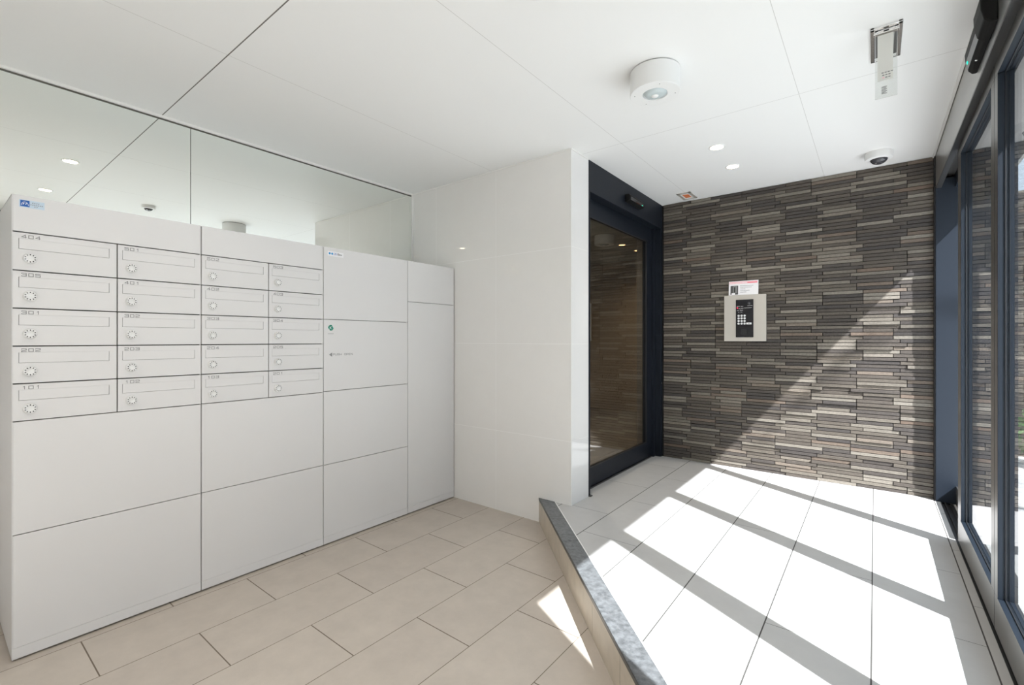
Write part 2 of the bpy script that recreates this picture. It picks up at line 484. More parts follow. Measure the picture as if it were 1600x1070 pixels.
# left wall (tiled) with mirror band above the lockers
b = MB('wall_tile_y'); b.box(-3.1, -2.985, -2.3, 2.6, 0, CE); struct(b.build('wall_left'))
b = MB('wall_tile_y'); b.box(-3.1, 0.6, -2.4, -2.3, 0, CE); struct(b.build('wall_front'))
b = MB('white_trim', 'gap')
b.box(-2.985, -2.955, -0.6, YP, CE - 0.013, CE)
b.box(-2.985, -2.966, -0.6, YP, CE - 0.019, CE - 0.013, 1)
struct(b.build('trim_2'))
b = MB('white_trim')
b.box(-2.985, -2.955, YP - 0.012, YP, 0.9, CE - 0.013)
struct(b.build('trim_3'))
mr = empty('wall_mirror', (XM, 0.93, 1.66), 'frameless mirror band above the white mailbox and locker cabinets, in two panes', 'mirror')
for ya, yb in ((-0.6, 0.9285), (0.9315, YP - 0.013)):
    b = MB('mirror'); b.box(-2.984, XM, ya, yb, 1.60, CE - 0.019); b.build('mirror_pane', mr)
b = MB('gap'); b.box(-2.984, XM - 0.003, 0.9285, 0.9315, 1.60, CE - 0.019); b.build('joint', mr)
b = MB('white_trim'); b.box(-2.985, -2.955, -0.6, YP - 0.012, 1.585, 1.60); b.build('bottom_rail', mr)

# partition with glazed tiles, and its white end face
b = MB('wall_tile', 'wall_tile_y')
fs = b.box(-3.05, XD, YP, 2.705, 0, CE)
for f in fs:
    if abs(f.calc_center_median().x - XD) < 1e-3: f.material_index = 1
struct(b.build('wall_middle'))
b = MB('white_trim'); b.box(XD - 0.0005, XD + 0.002, YP - 0.0015, YP + 0.004, UF, CE); b.box(-2.95, XD, YP - 0.004, YP, CE - 0.006, CE); b.box(XD, XD + 0.004, YP, 2.705, CE - 0.006, CE)
struct(b.build('trim_4'))

# brick wall
b = MB('brick', 'brick_joint')
tone = b.bm.faces.layers.float.new('tone')
CHT = 0.02452
def brick_panel(bmk, x0, x1, z0, z1, yf, seed):
    rnd = random.Random(seed)
    base0 = -1.069 - 0.2333 * 12
    n = int(math.ceil((z1 - z0) / CHT))
    last = None
    for i in range(n):
        za = z1 - (i + 1) * CHT; zb = z1 - i * CHT
        za = max(za, z0)
        js = []
        k = 0
        while base0 + 0.2333 * k < x1 + 0.3:
            js.append(base0 + 0.2333 * k + rnd.choice((0, 0.0355, 0.071)))
            if rnd.random() < 0.06: js.append(js[-1] + 0.0)
            k += 1
        js = sorted(set(js))
        edges = [x0] + [j for j in js if x0 + 0.02 < j < x1 - 0.02] + [x1]
        # sometimes merge two neighbours into a long one is not done: sheets keep every joint
        for xa, xb in zip(edges, edges[1:]):
            d = rnd.choice((-0.002, 0, 0.001, 0.003, 0.005, 0.007))
            t = rnd.random()
            if last is not None and abs(t - last) < 0.12: t = (t + 0.4) % 1.0
            last = t
            ff = bmk.box(xa + 0.0021, xb - 0.0021, yf - 0.004 - d, yf + 0.012, za + 0.0020, zb - 0.0018, 0)
            for f in ff: f[tone] = t
brick_panel(b, XD + 0.012, 0.300, UF + 0.0, CE - 0.002, YB + 0.004, 3)
b.box(XD - 0.1, 0.62, YB + 0.012, YB + 0.1, 0, CE, 1)
struct(b.build('wall_back'))

# ---------------------------------------------------------------- inner automatic door
d1 = empty('door_1', (XD, 3.4, UF), kind='structure')
def part(parent, name, matk, boxes, bevel=0.0, label=None):
    m = MB(matk)
    for q in boxes: m.box(*q)
    return m.build(name, parent, bevel=bevel, label=label)
part(d1, 'header', 'navy', [(XD - 0.12, XD, 2.706, YB, 2.155, CE - 0.001)], 0.0015)
part(d1, 'jamb', 'navy', [(XD - 0.12, XD + 0.001, 2.706, 2.728, UF, 2.155)], 0.001)
part(d1, 'jamb', 'navy', [(XD - 0.12, XD, YB - 0.032, YB + 0.004, UF, 2.155), (XD - 0.15, XD - 0.05, YB - 0.075, YB - 0.032, UF, 2.155)], 0.001)
part(d1, 'door_foot', 'darkmetal', [(XD - 0.01, XD + 0.016, 2.706, 2.732, UF, UF + 0.006)])
leaf = part(d1, 'door_leaf', 'navy', [
    (-1.585, -1.548, 2.70, YB - 0.07, 2.033, 2.16),      # head rail
    (-1.585, -1.548, 2.70, YB - 0.07, UF + 0.012, 0.293),  # bottom rail
    (-1.585, -1.548, 2.705, 2.775, 0.293, 2.033),
    (-1.585, -1.548, 3.868, YB - 0.07, 0.293, 2.033)], 0.0015)
b = MB('door_glass'); b.box(-1.570, -1.562, 2.775, 3.868, 0.293, 2.033); b.build('glass_pane', leaf)
b = MB('gasket')
for q in ((-1.556, -1.5475, 2.775, 3.868, 0.293, 0.300), (-1.556, -1.5475, 2.775, 3.868, 2.026, 2.033), (-1.556, -1.5475, 3.861, 3.868, 0.3, 2.026), (-1.556, -1.5475, 2.775, 2.782, 0.3, 2.026)):
    b.box(*q)
b.build('gasket', leaf)
part(d1, 'floor_track', 'darkmetal', [(-1.59, -1.54, 2.73, YB - 0.07, UF + 0.0005, UF + 0.008)])
b = MB('chrome'); b.lathe([(0, 0.0), (0.006, 0.0), (0.006, 0.002), (0, 0.003)], (XD - 0.0, YB - 0.016, 0.80), 'x', 16); b.build('magnet_stud', d1)

# hall behind the inner door
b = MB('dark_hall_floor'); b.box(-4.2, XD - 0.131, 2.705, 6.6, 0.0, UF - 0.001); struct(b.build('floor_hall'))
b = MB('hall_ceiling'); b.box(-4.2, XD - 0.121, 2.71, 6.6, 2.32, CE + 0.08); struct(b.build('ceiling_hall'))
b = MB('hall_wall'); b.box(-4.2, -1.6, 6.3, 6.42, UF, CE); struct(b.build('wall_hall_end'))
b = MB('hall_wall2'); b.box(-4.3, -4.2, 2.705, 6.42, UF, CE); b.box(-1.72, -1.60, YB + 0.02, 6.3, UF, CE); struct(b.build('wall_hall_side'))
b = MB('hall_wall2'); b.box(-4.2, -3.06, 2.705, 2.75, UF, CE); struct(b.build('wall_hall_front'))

# ---------------------------------------------------------------- street-side glass entrance
d2 = empty('door_2', (XR, 2.0, UF), kind='structure')
b = MB('silver', 'darkmetal')
b.box(XR, XR + 0.006, -0.5, YB - 0.004, 2.150, CE - 0.012)          # fascia skin
b.box(XR + 0.0005, XR + 0.0265, -0.5, YB - 0.004, 2.142, 2.150, 1)   # lower lip
b.build('header_fascia', d2)
part(d2, 'header_shadow_slot', 'gasket', [(XR + 0.007, XR + 0.024, -0.5, YB - 0.004, 2.150, CE - 0.001)])
part(d2, 'outer_header', 'steel_blue', [(0.395, 0.602, -0.5, YB - 0.004, 2.135, CE + 0.3)])
part(d2, 'head_track', 'silver', [(0.329, 0.395, -0.5, YB - 0.004, 2.22, CE - 0.001)])
part(d2, 'ceiling_bead', 'white_trim', [(XR - 0.012, XR + 0.003, -0.5, YB - 0.004, CE - 0.010, CE - 0.0005)])
part(d2, 'cable_cover', 'gap', [(XR - 0.002, XR + 0.004, -0.5, YB - 0.004, CE - 0.016, CE - 0.010)])
# end post against the brick wall
part(d2, 'end_post', 'steel_blue', [(XR, 0.602, 3.985, YB + 0.012, UF, 2.20)], 0.001)
part(d2, 'post_edge', 'gasket', [(XR - 0.006, XR + 0.001, YB - 0.05, YB + 0.002, UF, CE - 0.012)])
part(d2, 'threshold_strip', 'floor_up', [(0.304, 0.326, 0.6, 3.985, 0.0, UF + 0.0005)])
def leaf_panel(y0, y1, near, far):
    f = MB('steel_blue', 'leaf_silver')
    rails = [(XR0, XR1, y0, y1, 2.094, 2.215), (XR0, XR1, y0, y1, UF + 0.014, 0.294)]
    sts = [(XR0, XR1, y0, y0 + near, 0.294, 2.094), (XR0, XR1, y1 - far, y1, 0.294, 2.094)]
    for q in rails + sts:
        for fc in f.box(*q):
            if abs(fc.calc_center_median().x - XR0) < 1e-4: fc.material_index = 1
    lf = f.build('door_leaf', d2, bevel=0.0012)
    g = MB('glass'); g.box(0.3515, 0.3595, y0 + near, y1 - far, 0.294, 2.094); g.build('glass_pane', lf)
    k = MB('gasket')
    ya, yb, za, zb = y0 + near, y1 - far, 0.294, 2.094
    for xa, xb in ((0.3490, 0.3515), (0.3595, 0.362)):
        k.box(xa, xb, ya, yb, za, za + 0.003); k.box(xa, xb, ya, yb, zb - 0.003, zb)
        k.box(xa, xb, ya, ya + 0.003, za, zb); k.box(xa, xb, yb - 0.003, yb, za, zb)
    k.build('gasket', lf)
    return lf
part(d2, 'outer_sill', 'darkmetal', [(0.398, 0.42, 3.24, 3.985, UF - 0.004, 0.268)])
leaf_panel(2.335, 3.240, 0.056, 0.098)
leaf_panel(1.508, 2.330, 0.062, 0.052)
leaf_panel(0.752, 1.502, 0.125, 0.062)
part(d2, 'floor_track', 'darkmetal', [(0.326, 0.332, 0.6, 3.985, 0.02, UF + 0.001), (0.345, 0.352, 0.6, 3.985, 0.02, UF + 0.001),
                                     (0.372, 0.385, 0.6, 3.985, 0.02, UF + 0.001), (0.326, 0.385, 0.6, 3.985, 0.02, UF - 0.010)])
b = MB('wall_tile_y')
for q in ((0.0, 0.75, 0, CE), (-2.3, -2.15, 0, CE), (-2.15, 0.0, 0, 0.10), (-2.15, 0.0, 2.13, CE)):
    b.box(XR, 0.602, q[0], q[1], q[2], q[3])
struct(b.build('wall_right'))
wn = empty('added_window_1', (0.36, -1.07, 0.1), kind='structure')  # unseen window added behind the camera to bring more daylight to the left side
part(wn, 'window_frame', 'steel_blue', [(XR0, XR1, -2.15, 0.0, 0.10, 0.16), (XR0, XR1, -2.15, 0.0, 2.08, 2.13), (XR0, XR1, -2.15, -2.10, 0.16, 2.08),
                                        (XR0, XR1, -1.10, -1.05, 0.16, 2.08), (XR0, XR1, -0.05, 0.0, 0.16, 2.08)])
part(wn, 'glass_pane', 'glass', [(0.3515, 0.3595, -2.10, -1.10, 0.16, 2.08), (0.3515, 0.3595, -1.05, -0.05, 0.16, 2.08)])

# outside
b = MB('pavement'); b.box(0.386, 14, -12, 20, -0.05, UF - 0.004); struct(b.build('pavement'))
b = MB('soffit'); b.box(0.602, 0.66, -0.5, 7, 2.20, 2.9); struct(b.build('wall_outside'))

# stone wall, shrub and tree outside
b = MB('brick', 'brick_joint')
tone = b.bm.faces.layers.float.new('tone')
brick_panel(b, 0.96, 2.2, UF, 2.5, 6.0, 11)
b.box(0.96, 2.2, 6.012, 6.2, 0, 2.5, 1)
struct(b.build('wall_outside'))
def leaves(mb, c, r, n, size, mi, rnd):
    for _ in range(n):
        while True:
            d = Vector((rnd.uniform(-1, 1), rnd.uniform(-1, 1), rnd.uniform(-1, 1)))
            if d.length < 1: break
        p = Vector(c) + Vector((d.x * r[0], d.y * r[1], d.z * r[2]))
        u_ = Vector((rnd.uniform(-1, 1), rnd.uniform(-1, 1), rnd.uniform(-1, 1))).normalized()
        v_ = u_.orthogonal().normalized()
        s_ = size * rnd.uniform(.6, 1.2)
        q = [p - u_ * s_, p - v_ * s_ * .45, p + u_ * s_, p + v_ * s_ * .45]
        f = mb.bm.faces.new([mb.bm.verts.new(a_) for a_ in q]); f.material_index = mi
rl = random.Random(5)
sh = empty('shrub', (1.15, 5.55, UF), 'low green shrub outside at the foot of the stone wall', 'shrub')
m = MB('leaf'); leaves(m, (1.15, 5.55, 0.42), (0.28, 0.22, 0.26), 900, 0.03, 0, rl); m.build('foliage', sh)
m = MB('bark')
for k in range(6): m.bar((1.15, 5.55, UF), (1.15 + .12 * math.cos(k), 5.55 + .1 * math.sin(k), 0.48), 1, 0.012, 0.012, (0.3, 1, 0.2), 0)
m.build('stem', sh)
tr = empty('street_tree', (4.9, 2.3, UF), 'slender leafy street tree outside that dapples the brick wall with shadow', 'tree')
m = MB('bark')
tp = [(4.9, 2.3, 0.1), (4.85, 2.25, 2.2), (4.6, 2.15, 4.2), (4.3, 2.08, 5.6), (4.6, 2.1, 6.3)]
def limb(mb, pts, r0_, r1_):
    n_ = len(pts) - 1; prev = None
    for i, p in enumerate(pts):
        r = r0_ + (r1_ - r0_) * i / n_
        ring = [mb.bm.verts.new((p[0] + r * math.cos(a * math.pi / 5), p[1] + r * math.sin(a * math.pi / 5), p[2])) for a in range(10)]
        if prev:
            for a in range(10):
                mb.bm.faces.new((prev[a], prev[(a + 1) % 10], ring[(a + 1) % 10], ring[a]))
        prev = ring
limb(m, tp, 0.07, 0.02)
m.build('trunk', tr)
m = MB('bark'); limb(m, [(4.35, 2.09, 5.5), (3.95, 2.03, 5.75), (3.70, 2.01, 5.66), (3.45, 2.01, 5.36), (3.15, 2.01, 4.98)], 0.018, 0.005); m.build('branch', tr)
m = MB('leaf')
for c_, r_, n_ in (((3.76, 2.01, 5.74), (.05, .05, .07), 5), ((3.70, 2.01, 5.62), (.07, .05, .06), 10), ((3.60, 2.01, 5.50), (.06, .05, .06), 9), ((3.50, 2.01, 5.38), (.07, .05, .07), 8),
                   ((3.42, 2.01, 5.24), (.06, .05, .06), 8), ((3.26, 2.01, 5.10), (.07, .05, .06), 7), ((3.10, 2.01, 4.95), (.08, .05, .08), 7), ((5.6, 2.4, 6.7), (.8, .8, .6), 700)):
    leaves(m, c_, r_, n_, 0.028, 0, rl)
m.build('foliage', tr)

# facade added across the street, out of view, to cut low sky light
ob = empty('added_street_facade', (10, 2, 0.15), kind='structure')
b = MB('facade'); b.box(9, 14, -14, 22, 0.152, 6.0); b.build('facade_wall', ob)
for fl_ in range(2):
    for k in range(9):
        y_ = -12 + k * 3.7
        b = MB('steel_blue', 'facade_glass'); z_ = 1.0 + fl_ * 2.8
        b.box(8.93, 9.0, y_, y_ + 1.9, z_, z_ + 1.4); b.box(8.91, 8.93, y_ + .08, y_ + .92, z_ + .08, z_ + 1.32, 1); b.box(8.91, 8.93, y_ + .98, y_ + 1.82, z_ + .08, z_ + 1.32, 1)
        b.build('facade_window', ob)

# ================================================================== MAILBOX AND LOCKER CABINETS
HG = 0.0023
def carcass(parent, y0, y1):
    m = MB('gap', 'white')
    m.box(-2.955, XCF - 0.016, y0 + 0.002, y1 - 0.002, 0.012, 1.713, 0)
    m.build('carcass', parent)
    m = MB('white')
    m.box(-2.955, XCF - (0 if y0 < 0.3 else 0.012), y0, y0 + 0.0022, 0.008, 1.715)
    m.box(-2.955, XCF - (0 if y1 > 2.4 else 0.012), y1 - 0.0022, y1, 0.008, 1.715)
    m.box(-2.955, XCF - 0.001, y0, y1, 1.7125, 1.7155)
    m.build('side_panel', parent)
def plate(parent, name, y0, y1, z0, z1, label=None):
    m = MB('white')
    m.box(XCF - 0.0155, XCF, y0, y1, z0, z1)
    return m.build(name, parent, bevel=0.0008, label=label)
def mailbox_door(parent, number, y0, y1, z0, z1, ajar=False):
    w_ = y1 - y0
    fy0, fy1 = y0 + 0.0145, y1 - 0.0235 * w_ / 0.299
    fz1, fz0 = z1 - 0.0215, z1 - 0.0605
    if w_ < 0.3: fy0 = y0 + 0.0145
    m = MB('white', 'gap')
    xa, xb = XCF - 0.0155, XCF
    m.box(xa, xb, y0, y1, fz1, z1); m.box(xa, xb, y0, y1, z0, fz0)
    m.box(xa, xb, y0, fy0, fz0, fz1); m.box(xa, xb, fy1, y1, fz0, fz1)
    m.box(xa - 0.0003, xa + 0.003, fy0 - 0.001, fy1 + 0.001, fz0 - 0.001, fz1 + 0.001, 1)
    door = m.build('mailbox_door', parent)
    m = MB('white')
    g = 0.0011
    x1a = XCF - 0.0003 + (0.0012 if ajar else 0)
    m.prism([(xa + 0.006, fz1 - 0.0003), (XCF - 0.0003, fz1 - 0.0003), (x1a, fz0 + g), (xa + 0.006 + (0.0008 if ajar else 0), fz0 + g)], fy0 + g * 1.2, fy1 - g * 1.2, 'y')
    m.build('mail_flap', door)
    cy, cz = y0 + 0.0435, z0 + 0.0435
    m = MB('white_plastic', 'black_mark')
    m.lathe([(0.0195, 0.0), (0.0195, 0.001), (0.0180, 0.0015), (0.0176, 0.0128), (0.0168, 0.0138), (0.0105, 0.0138), (0.0098, 0.0130), (0.0, 0.0130)], (XCF, cy, cz), 'x', 40)
    for k in range(10):
        a = 2 * math.pi * k / 10 + 0.31
        r0, r1 = 0.0112, 0.0154
        c_, s_ = math.cos(a), math.sin(a)
        m.bar((XCF + 0.0136, cy + r0 * c_, cz + r0 * s_), (XCF + 0.0136, cy + r1 * c_, cz + r1 * s_), 0, 0.0030, 0.0006, (1, 0, 0), 1)
    m.build('dial_knob', door)
    m = MB('grey_mark')
    write(m, number, (XCF, y0 + 0.0225, z1 - 0.0185), (0, 1, 0), (0, 0, 1), (1, 0, 0), 0.0118, 0.0108, 0.0065, 0.0019)
    m.build('room_number', door)
    return door
Z = [1.580, 1.438, 1.298, 1.158, 1.019, 0.880]
def mailbox_unit(y0, ym, y1, numsA, numsB, label):
    u = empty('mailbox_cabinet', (-2.72, (y0 + y1) / 2, 0), label, 'mailbox cabinet')
    carcass(u, y0, y1)
    a, e = y0 + HG + .0004, y1 - HG - .0004
    plate(u, 'top_panel', a, e, Z[0] + HG, 1.7145)
    for c_, (ya, yb, nums) in enumerate(((a, ym - HG, numsA), (ym + HG, e, numsB))):
        for r_, nm in enumerate(nums):
            mailbox_door(u, nm, ya, yb, Z[r_ + 1] + HG, Z[r_] - HG, nm == '404')
    plate(u, 'locker_door', a, e, 0.463 + HG * .7, Z[5] - HG * .7)
    plate(u, 'locker_door', a, e, 0.049, 0.463 - HG * .7)
    plate(u, 'plinth', a - 0.001, e + 0.001, 0.008, 0.0483)
    return u
u1 = mailbox_unit(0.215, 0.5155, 0.8215, ['404', '305', '301', '202', '101'], ['501', '401', '302', '203', '102'],
             'white mailbox cabinet with rooms 404 and 101 and a blue logo sticker')
u2 = mailbox_unit(0.8215, 1.1285, 1.4335, ['502', '402', '303', '204', '103'], ['503', '403', '304', '205', '201'],
             'white mailbox cabinet with rooms 502 and 201, beside the parcel locker')
# logo sticker on cabinet one
m = MB('pale_blue', 'blue', 'paper', 'grey_mark')
m.box(XCF, XCF + 0.0005, 0.2335, 0.300, 1.6725, 1.7005, 0)
m.box(XCF, XCF + 0.0008, 0.2365, 0.2605, 1.6755, 1.6985, 1)
for k in range(9):
    a0, a1 = math.pi * (k / 9), math.pi * ((k + 1) / 9)
    m.bar((XCF + .0008, 0.2485 - .009 * math.cos(a0), 1.680 + .013 * math.sin(a0)), (XCF + .0008, 0.2485 - .009 * math.cos(a1), 1.680 + .013 * math.sin(a1)), 1, 0.0014, 0.0003, (1, 0, 0), 2)
for yy in (0.2455, 0.252):
    m.bar((XCF + .0008, yy - .0015, 1.684), (XCF + .0008, yy + .0005, 1.688), 1, 0.0024, 0.0003, (1, 0, 0), 2)
for row, (ys, zz) in enumerate((((.268, .2735, .279, .284), 1.6925), ((.2635, .2685, .2735, .2785, .2835, .2885, .2935), 1.6855), ((.274, .2795), 1.679))):
    for yy in ys:
        m.bar((XCF + .0005, yy, zz - .0016), (XCF + .0005, yy + .0012, zz + .0016), 1, 0.0012, 0.0003, (1, 0, 0), 3)
        m.bar((XCF + .0005, yy - .0008, zz), (XCF + .0005, yy + .0024, zz), 1, 0.0009, 0.0003, (1, 0, 0), 3)
m.build('logo_sticker', u1, label='small pale blue sticker with a dark blue logo square')

# parcel locker (four doors) and slim locker (two doors)
u3 = empty('parcel_locker', (-2.72, 1.738, 0), 'white four-door parcel locker with green round mark and PUSH OPEN lettering', 'locker')
carcass(u3, 1.4335, 2.0425)
a, e = 1.4335 + HG, 2.0425 - HG
plate(u3, 'locker_door', a, e, 1.299 + HG * .7, 1.7145)
d = plate(u3, 'locker_door', a, e, 0.884 + HG * .7, 1.299 - HG * .7)
plate(u3, 'locker_door', a, e, 0.462 + HG * .7, 0.884 - HG * .7)
plate(u3, 'locker_door', a, e, 0.049, 0.462 - HG * .7)
plate(u3, 'plinth', a - 0.001, e + 0.001, 0.008, 0.0483)
m = MB('paper', 'sky_blue', 'blue', 'grey_mark')
m.box(XCF, XCF + 0.0004, 1.460, 1.560, 1.667, 1.6945, 0)
m.lathe([(0.0, 0.0009), (0.0062, 0.0009), (0.0062, 0.0)], (XCF, 1.472, 1.6815), 'x', 20, 1)
m.lathe([(0.0, 0.0009), (0.0062, 0.0009), (0.0062, 0.0)], (XCF, 1.488, 1.6815), 'x', 20, 1)
write(m, 'JG', (XCF + .0004, 1.4985, 1.6765), (0, 1, 0), (0, 0, 1), (1, 0, 0), 0.0078, 0.0105, 0.0026, 0.0014, 2)
write(m, 'Box', (XCF + .0004, 1.523, 1.6765), (0, 1, 0), (0, 0, 1), (1, 0, 0), 0.0078, 0.0105, 0.0024, 0.0021, 3)
m.build('brand_sticker', u3, label='white sticker with two blue dots and JG Box lettering')
m = MB('green', 'paper', 'grey_mark')
m.lathe([(0.0, 0.0008), (0.0165, 0.0008), (0.0165, 0.0)], (XCF, 1.4795, 1.2505), 'x', 28, 0)
for p_, q_ in (((1.4735, 1.259), (1.4735, 1.243)), ((1.4735, 1.249), (1.4850, 1.259)), ((1.4755, 1.2505), (1.4850, 1.2425)), ((1.487, 1.266), (1.496, 1.251)), ((1.464, 1.247), (1.471, 1.236))):
    m.bar((XCF + .0008, *p_), (XCF + .0008, *q_), 0, 0.0024, 0.0003, (1, 0, 0), 1)
m.bar((XCF, 1.461, 1.2165), (XCF, 1.4975, 1.2165), 0, 0.0022, 0.0004, (1, 0, 0), 2)
m.build('round_mark', d, label='round green mark with white strokes')
m = MB('grey_mark')
m.prism([(1.4675, 1.095), (1.4875, 1.107), (1.4875, 1.083)], XCF, XCF + 0.0005, 'x')
write(m, 'PUSH OPEN', (XCF, 1.4935, 1.0905), (0, 1, 0), (0, 0, 1), (1, 0, 0), 0.0105, 0.0095, 0.0042, 0.0017)
m.build('push_open_lettering', d)
u4 = empty('slim_locker', (-2.72, 2.26, 0), 'slim white locker with one short and one tall door beside the glazed tile wall', 'locker')
carcass(u4, 2.0425, 2.478)
a, e = 2.0425 + HG, 2.478 - HG
plate(u4, 'locker_door', a, e, 1.439 + HG * .7, 1.7145)
plate(u4, 'locker_door', a, e, 0.049, 1.439 - HG * .7)
plate(u4, 'plinth', a - 0.001, e + 0.001, 0.008, 0.0483)

# ================================================================== CEILING FIXTURES
def downlight(x, y, label, z=CE, energy=6.0, lampm='lamp'):
    t = empty('downlight', (x, y, z), label, 'downlight', 'recessed downlights in the ceiling')
    m = MB('white_plastic'); m.lathe([(0.046, 0), (0.046, -0.003), (0.040, -0.004), (0.036, -0.001), (0.036, 0.0)], (x, y, z), 'z', 40); m.build('trim_ring', t)
    m = MB(lampm); m.lathe([(0.0, -0.0015), (0.036, -0.0015), (0.036, 0.0)], (x, y, z), 'z', 40); m.build('lamp_lens', t)
    ld = bpy.data.lights.new('downlight_lamp', 'SPOT'); ld.energy = energy; ld.color = (1.0, 0.94, 0.87)
    ld.spot_size = math.radians(150); ld.spot_blend = 1.0; ld.shadow_soft_size = 0.035
    lo = bpy.data.objects.new('downlight_lamp', ld); COL.objects.link(lo); lo.parent = t; lo.location = (0, 0, -0.008)
    return t
downlight(-0.765, 3.025, 'lit round downlight over the raised floor, further from the brick wall', energy=14)
downlight(-0.764, 3.427, 'lit round downlight over the raised floor, closer to the brick wall', energy=14)
downlight(-1.738, 0.629, 'lit round downlight seen in the mirror, the one nearer the mirror glass', energy=12)
downlight(-0.780, 0.627, 'lit round downlight seen in the mirror just above the logo sticker cabinet', energy=50)
downlight(-1.25, -1.05, 'added unseen downlight behind the viewpoint over the lower floor', energy=75)  # added lamp out of view, lifts the left ceiling and tiled wall
downlight(-2.395, 5.219, 'warm downlight in the hall, seen through the inner door beside the white drum light', 2.32, 40, 'lamp_warm')
downlight(-2.389, 5.665, 'warm downlight deepest in the hall, seen through the inner door', 2.32, 40, 'lamp_warm')
downlight(-2.392, 3.60, 'added warm downlight in the hall, hidden behind the tiled partition', 2.32, 110, 'lamp_warm')  # added out of sight to brighten the hall and its drum light

def drum_light(x, y, z, label):
    t = empty('drum_light', (x, y, z), label, 'emergency light')
    m = MB('black', ); m.lathe([(0.0, 0), (0.101, 0), (0.101, -0.004), (0.0, -0.004)], (x, y, z), 'z', 64); m.build('mounting_gap', t)
    m = MB('white_plastic', 'gap')
    m.lathe([(0.0, -0.004), (0.106, -0.004), (0.106, -0.098), (0.1045, -0.100), (0.054, -0.100), (0.052, -0.096), (0.0, -0.096)], (x, y, z), 'z', 72)
    for a in (0.5, 2.4, 3.6, 5.3):
        m.lathe([(0, -0.1008), (0.0022, -0.1008), (0.0022, -0.0995)], (x + 0.086 * math.cos(a), y + 0.086 * math.sin(a), z), 'z', 10, 1)
    o = m.build('drum_housing', t)
    for f in o.data.polygons:
        f.use_smooth = True
    o.modifiers.new('split', 'EDGE_SPLIT')
    m = MB('lens'); m.lathe([(0.0, -0.108), (0.030, -0.106), (0.051, -0.0985), (0.051, -0.096)], (x, y, z), 'z', 40); o2 = m.build('light_lens', t)
    m = MB('white_plastic'); m.lathe([(0.0, -0.111), (0.013, -0.110), (0.016, -0.1065), (0.016, -0.1)], (x, y, z), 'z', 24); m.build('lamp_bulb', t)
    return t
drum_light(-0.765, 2.005, CE, 'white drum-shaped light under the ceiling, above the diagonal step')
drum_light(-2.336, 4.634, 2.32, 'white drum-shaped light in the hall, seen through the inner glass door')

def dome_camera(x, y, label, r=0.072, k=1.0):
    t = empty('dome_camera', (x, y, CE), label, 'camera')
    m = MB('white_plastic'); m.lathe([(0.0, 0), (r, 0), (r, -0.034 * k), (r * .96, -0.042 * k), (r * .66, -0.046 * k), (r * .62, -0.042 * k), (0, -0.042 * k)], (x, y, CE), 'z', 56)
    o = m.build('camera_base', t); o.modifiers.new('split', 'EDGE_SPLIT')
    m = MB('dome'); m.lathe([(r * .62 * math.cos(i * math.pi / 16), -0.042 * k - 0.032 * k * math.sin(i * math.pi / 16)) for i in range(9)], (x, y, CE), 'z', 40); m.build('smoked_dome', t)
    m = MB('chrome'); m.lathe([(0.0, -0.0745 * k), (0.006, -0.0745 * k), (0.008, -0.072 * k), (0.008, -0.07 * k)], (x - .012, y - .012, CE + 0.004), 'z', 20); m.build('lens_ring', t)
    return t
dome_camera(0.020, 3.74, 'white dome camera with smoked cover under the ceiling by the brick wall')
dome_camera(-0.885, 1.262, 'white dome camera seen only in the mirror, beside the pane joint', 0.05, 0.62)

# square recessed fixture near the brick wall
t = empty('ceiling_sounder', (-1.215, 3.885, CE), 'small square recessed fixture with orange centre in the ceiling by the brick wall', 'ceiling fixture')
m = MB('panel_beige'); 
x0, x1, y0, y1 = -1.270, -1.160, 3.795, 3.985
for q in ((x0, x1, y0, y0 + .02), (x0, x1, y1 - .02, y1), (x0, x0 + .02, y0, y1), (x1 - .02, x1, y0, y1)):
    m.box(q[0], q[1], q[2], q[3], CE - 0.006, CE)
m.build('square_frame', t, bevel=0.001)
m = MB('white_plastic'); m.box(x0 + .02, x1 - .02, y0 + .02, y1 - .02, CE - 0.003, CE - 0.0005); m.build('inner_plate', t)
m = MB('orange'); m.box(x0 + .032, x1 - .032, y0 + .05, y1 - .05, CE - 0.0045, CE - 0.003); m.build('centre_strip', t)

# folding clear flap in a chrome frame
t = empty('ceiling_flap_unit', (0.035, 2.37, CE), 'clear plastic flap hanging from a chrome rectangular frame in the ceiling', 'ceiling fixture')
m = MB('chrome')
x0, x1, y0, y1 = -0.014, 0.083, 2.232, 2.500
for q in ((x0, x1, y0, y0 + .016), (x0, x0 + .014, y0, y1), (x1 - .014, x1, y0, y1), (x0, x1, y1 - .012, y1)):
    m.box(q[0], q[1], q[2], q[3], CE - 0.008, CE)
m.build('chrome_frame', t, bevel=0.002)
m = MB('white_plastic'); m.box(x0 + .014, x1 - .014, y0 + .016, y1 - .012, CE - 0.003, CE - 0.0005); m.build('back_plate', t)
m = MB('darkmetal')
m.box(x0 + .014, x0 + .024, y0 + .016, y1 - .03, CE - 0.006, CE - 0.003); m.box(x1 - .024, x1 - .014, y0 + .016, y1 - .03, CE - 0.006, CE - 0.003)
m.build('side_rail', t)
m = MB('chrome', 'black'); m.box(x0 + .010, x1 - .010, 2.252, 2.270, CE - 0.020, CE - 0.008)
m.box(0.026, 0.042, 2.2515, 2.2530, CE - 0.017, CE - 0.011, 1)
for xx in (0.006, 0.064): m.lathe([(0, -0.0045), (0.005, -0.003), (0.005, 0)], (xx, 2.2535, CE - 0.014), 'y', 16, 0)
m.build('hinge_bar', t, bevel=0.0015)
zt, zb = CE - 0.020, 2.100
m = MB('clear_plastic'); m.box(x0 + .015, x1 - .017, 2.2595, 2.2625, zb, zt)
fl = m.build('clear_flap', t, bevel=0.0)
m = MB('milky', 'grey_mark', 'pale_pink', 'white_plastic')
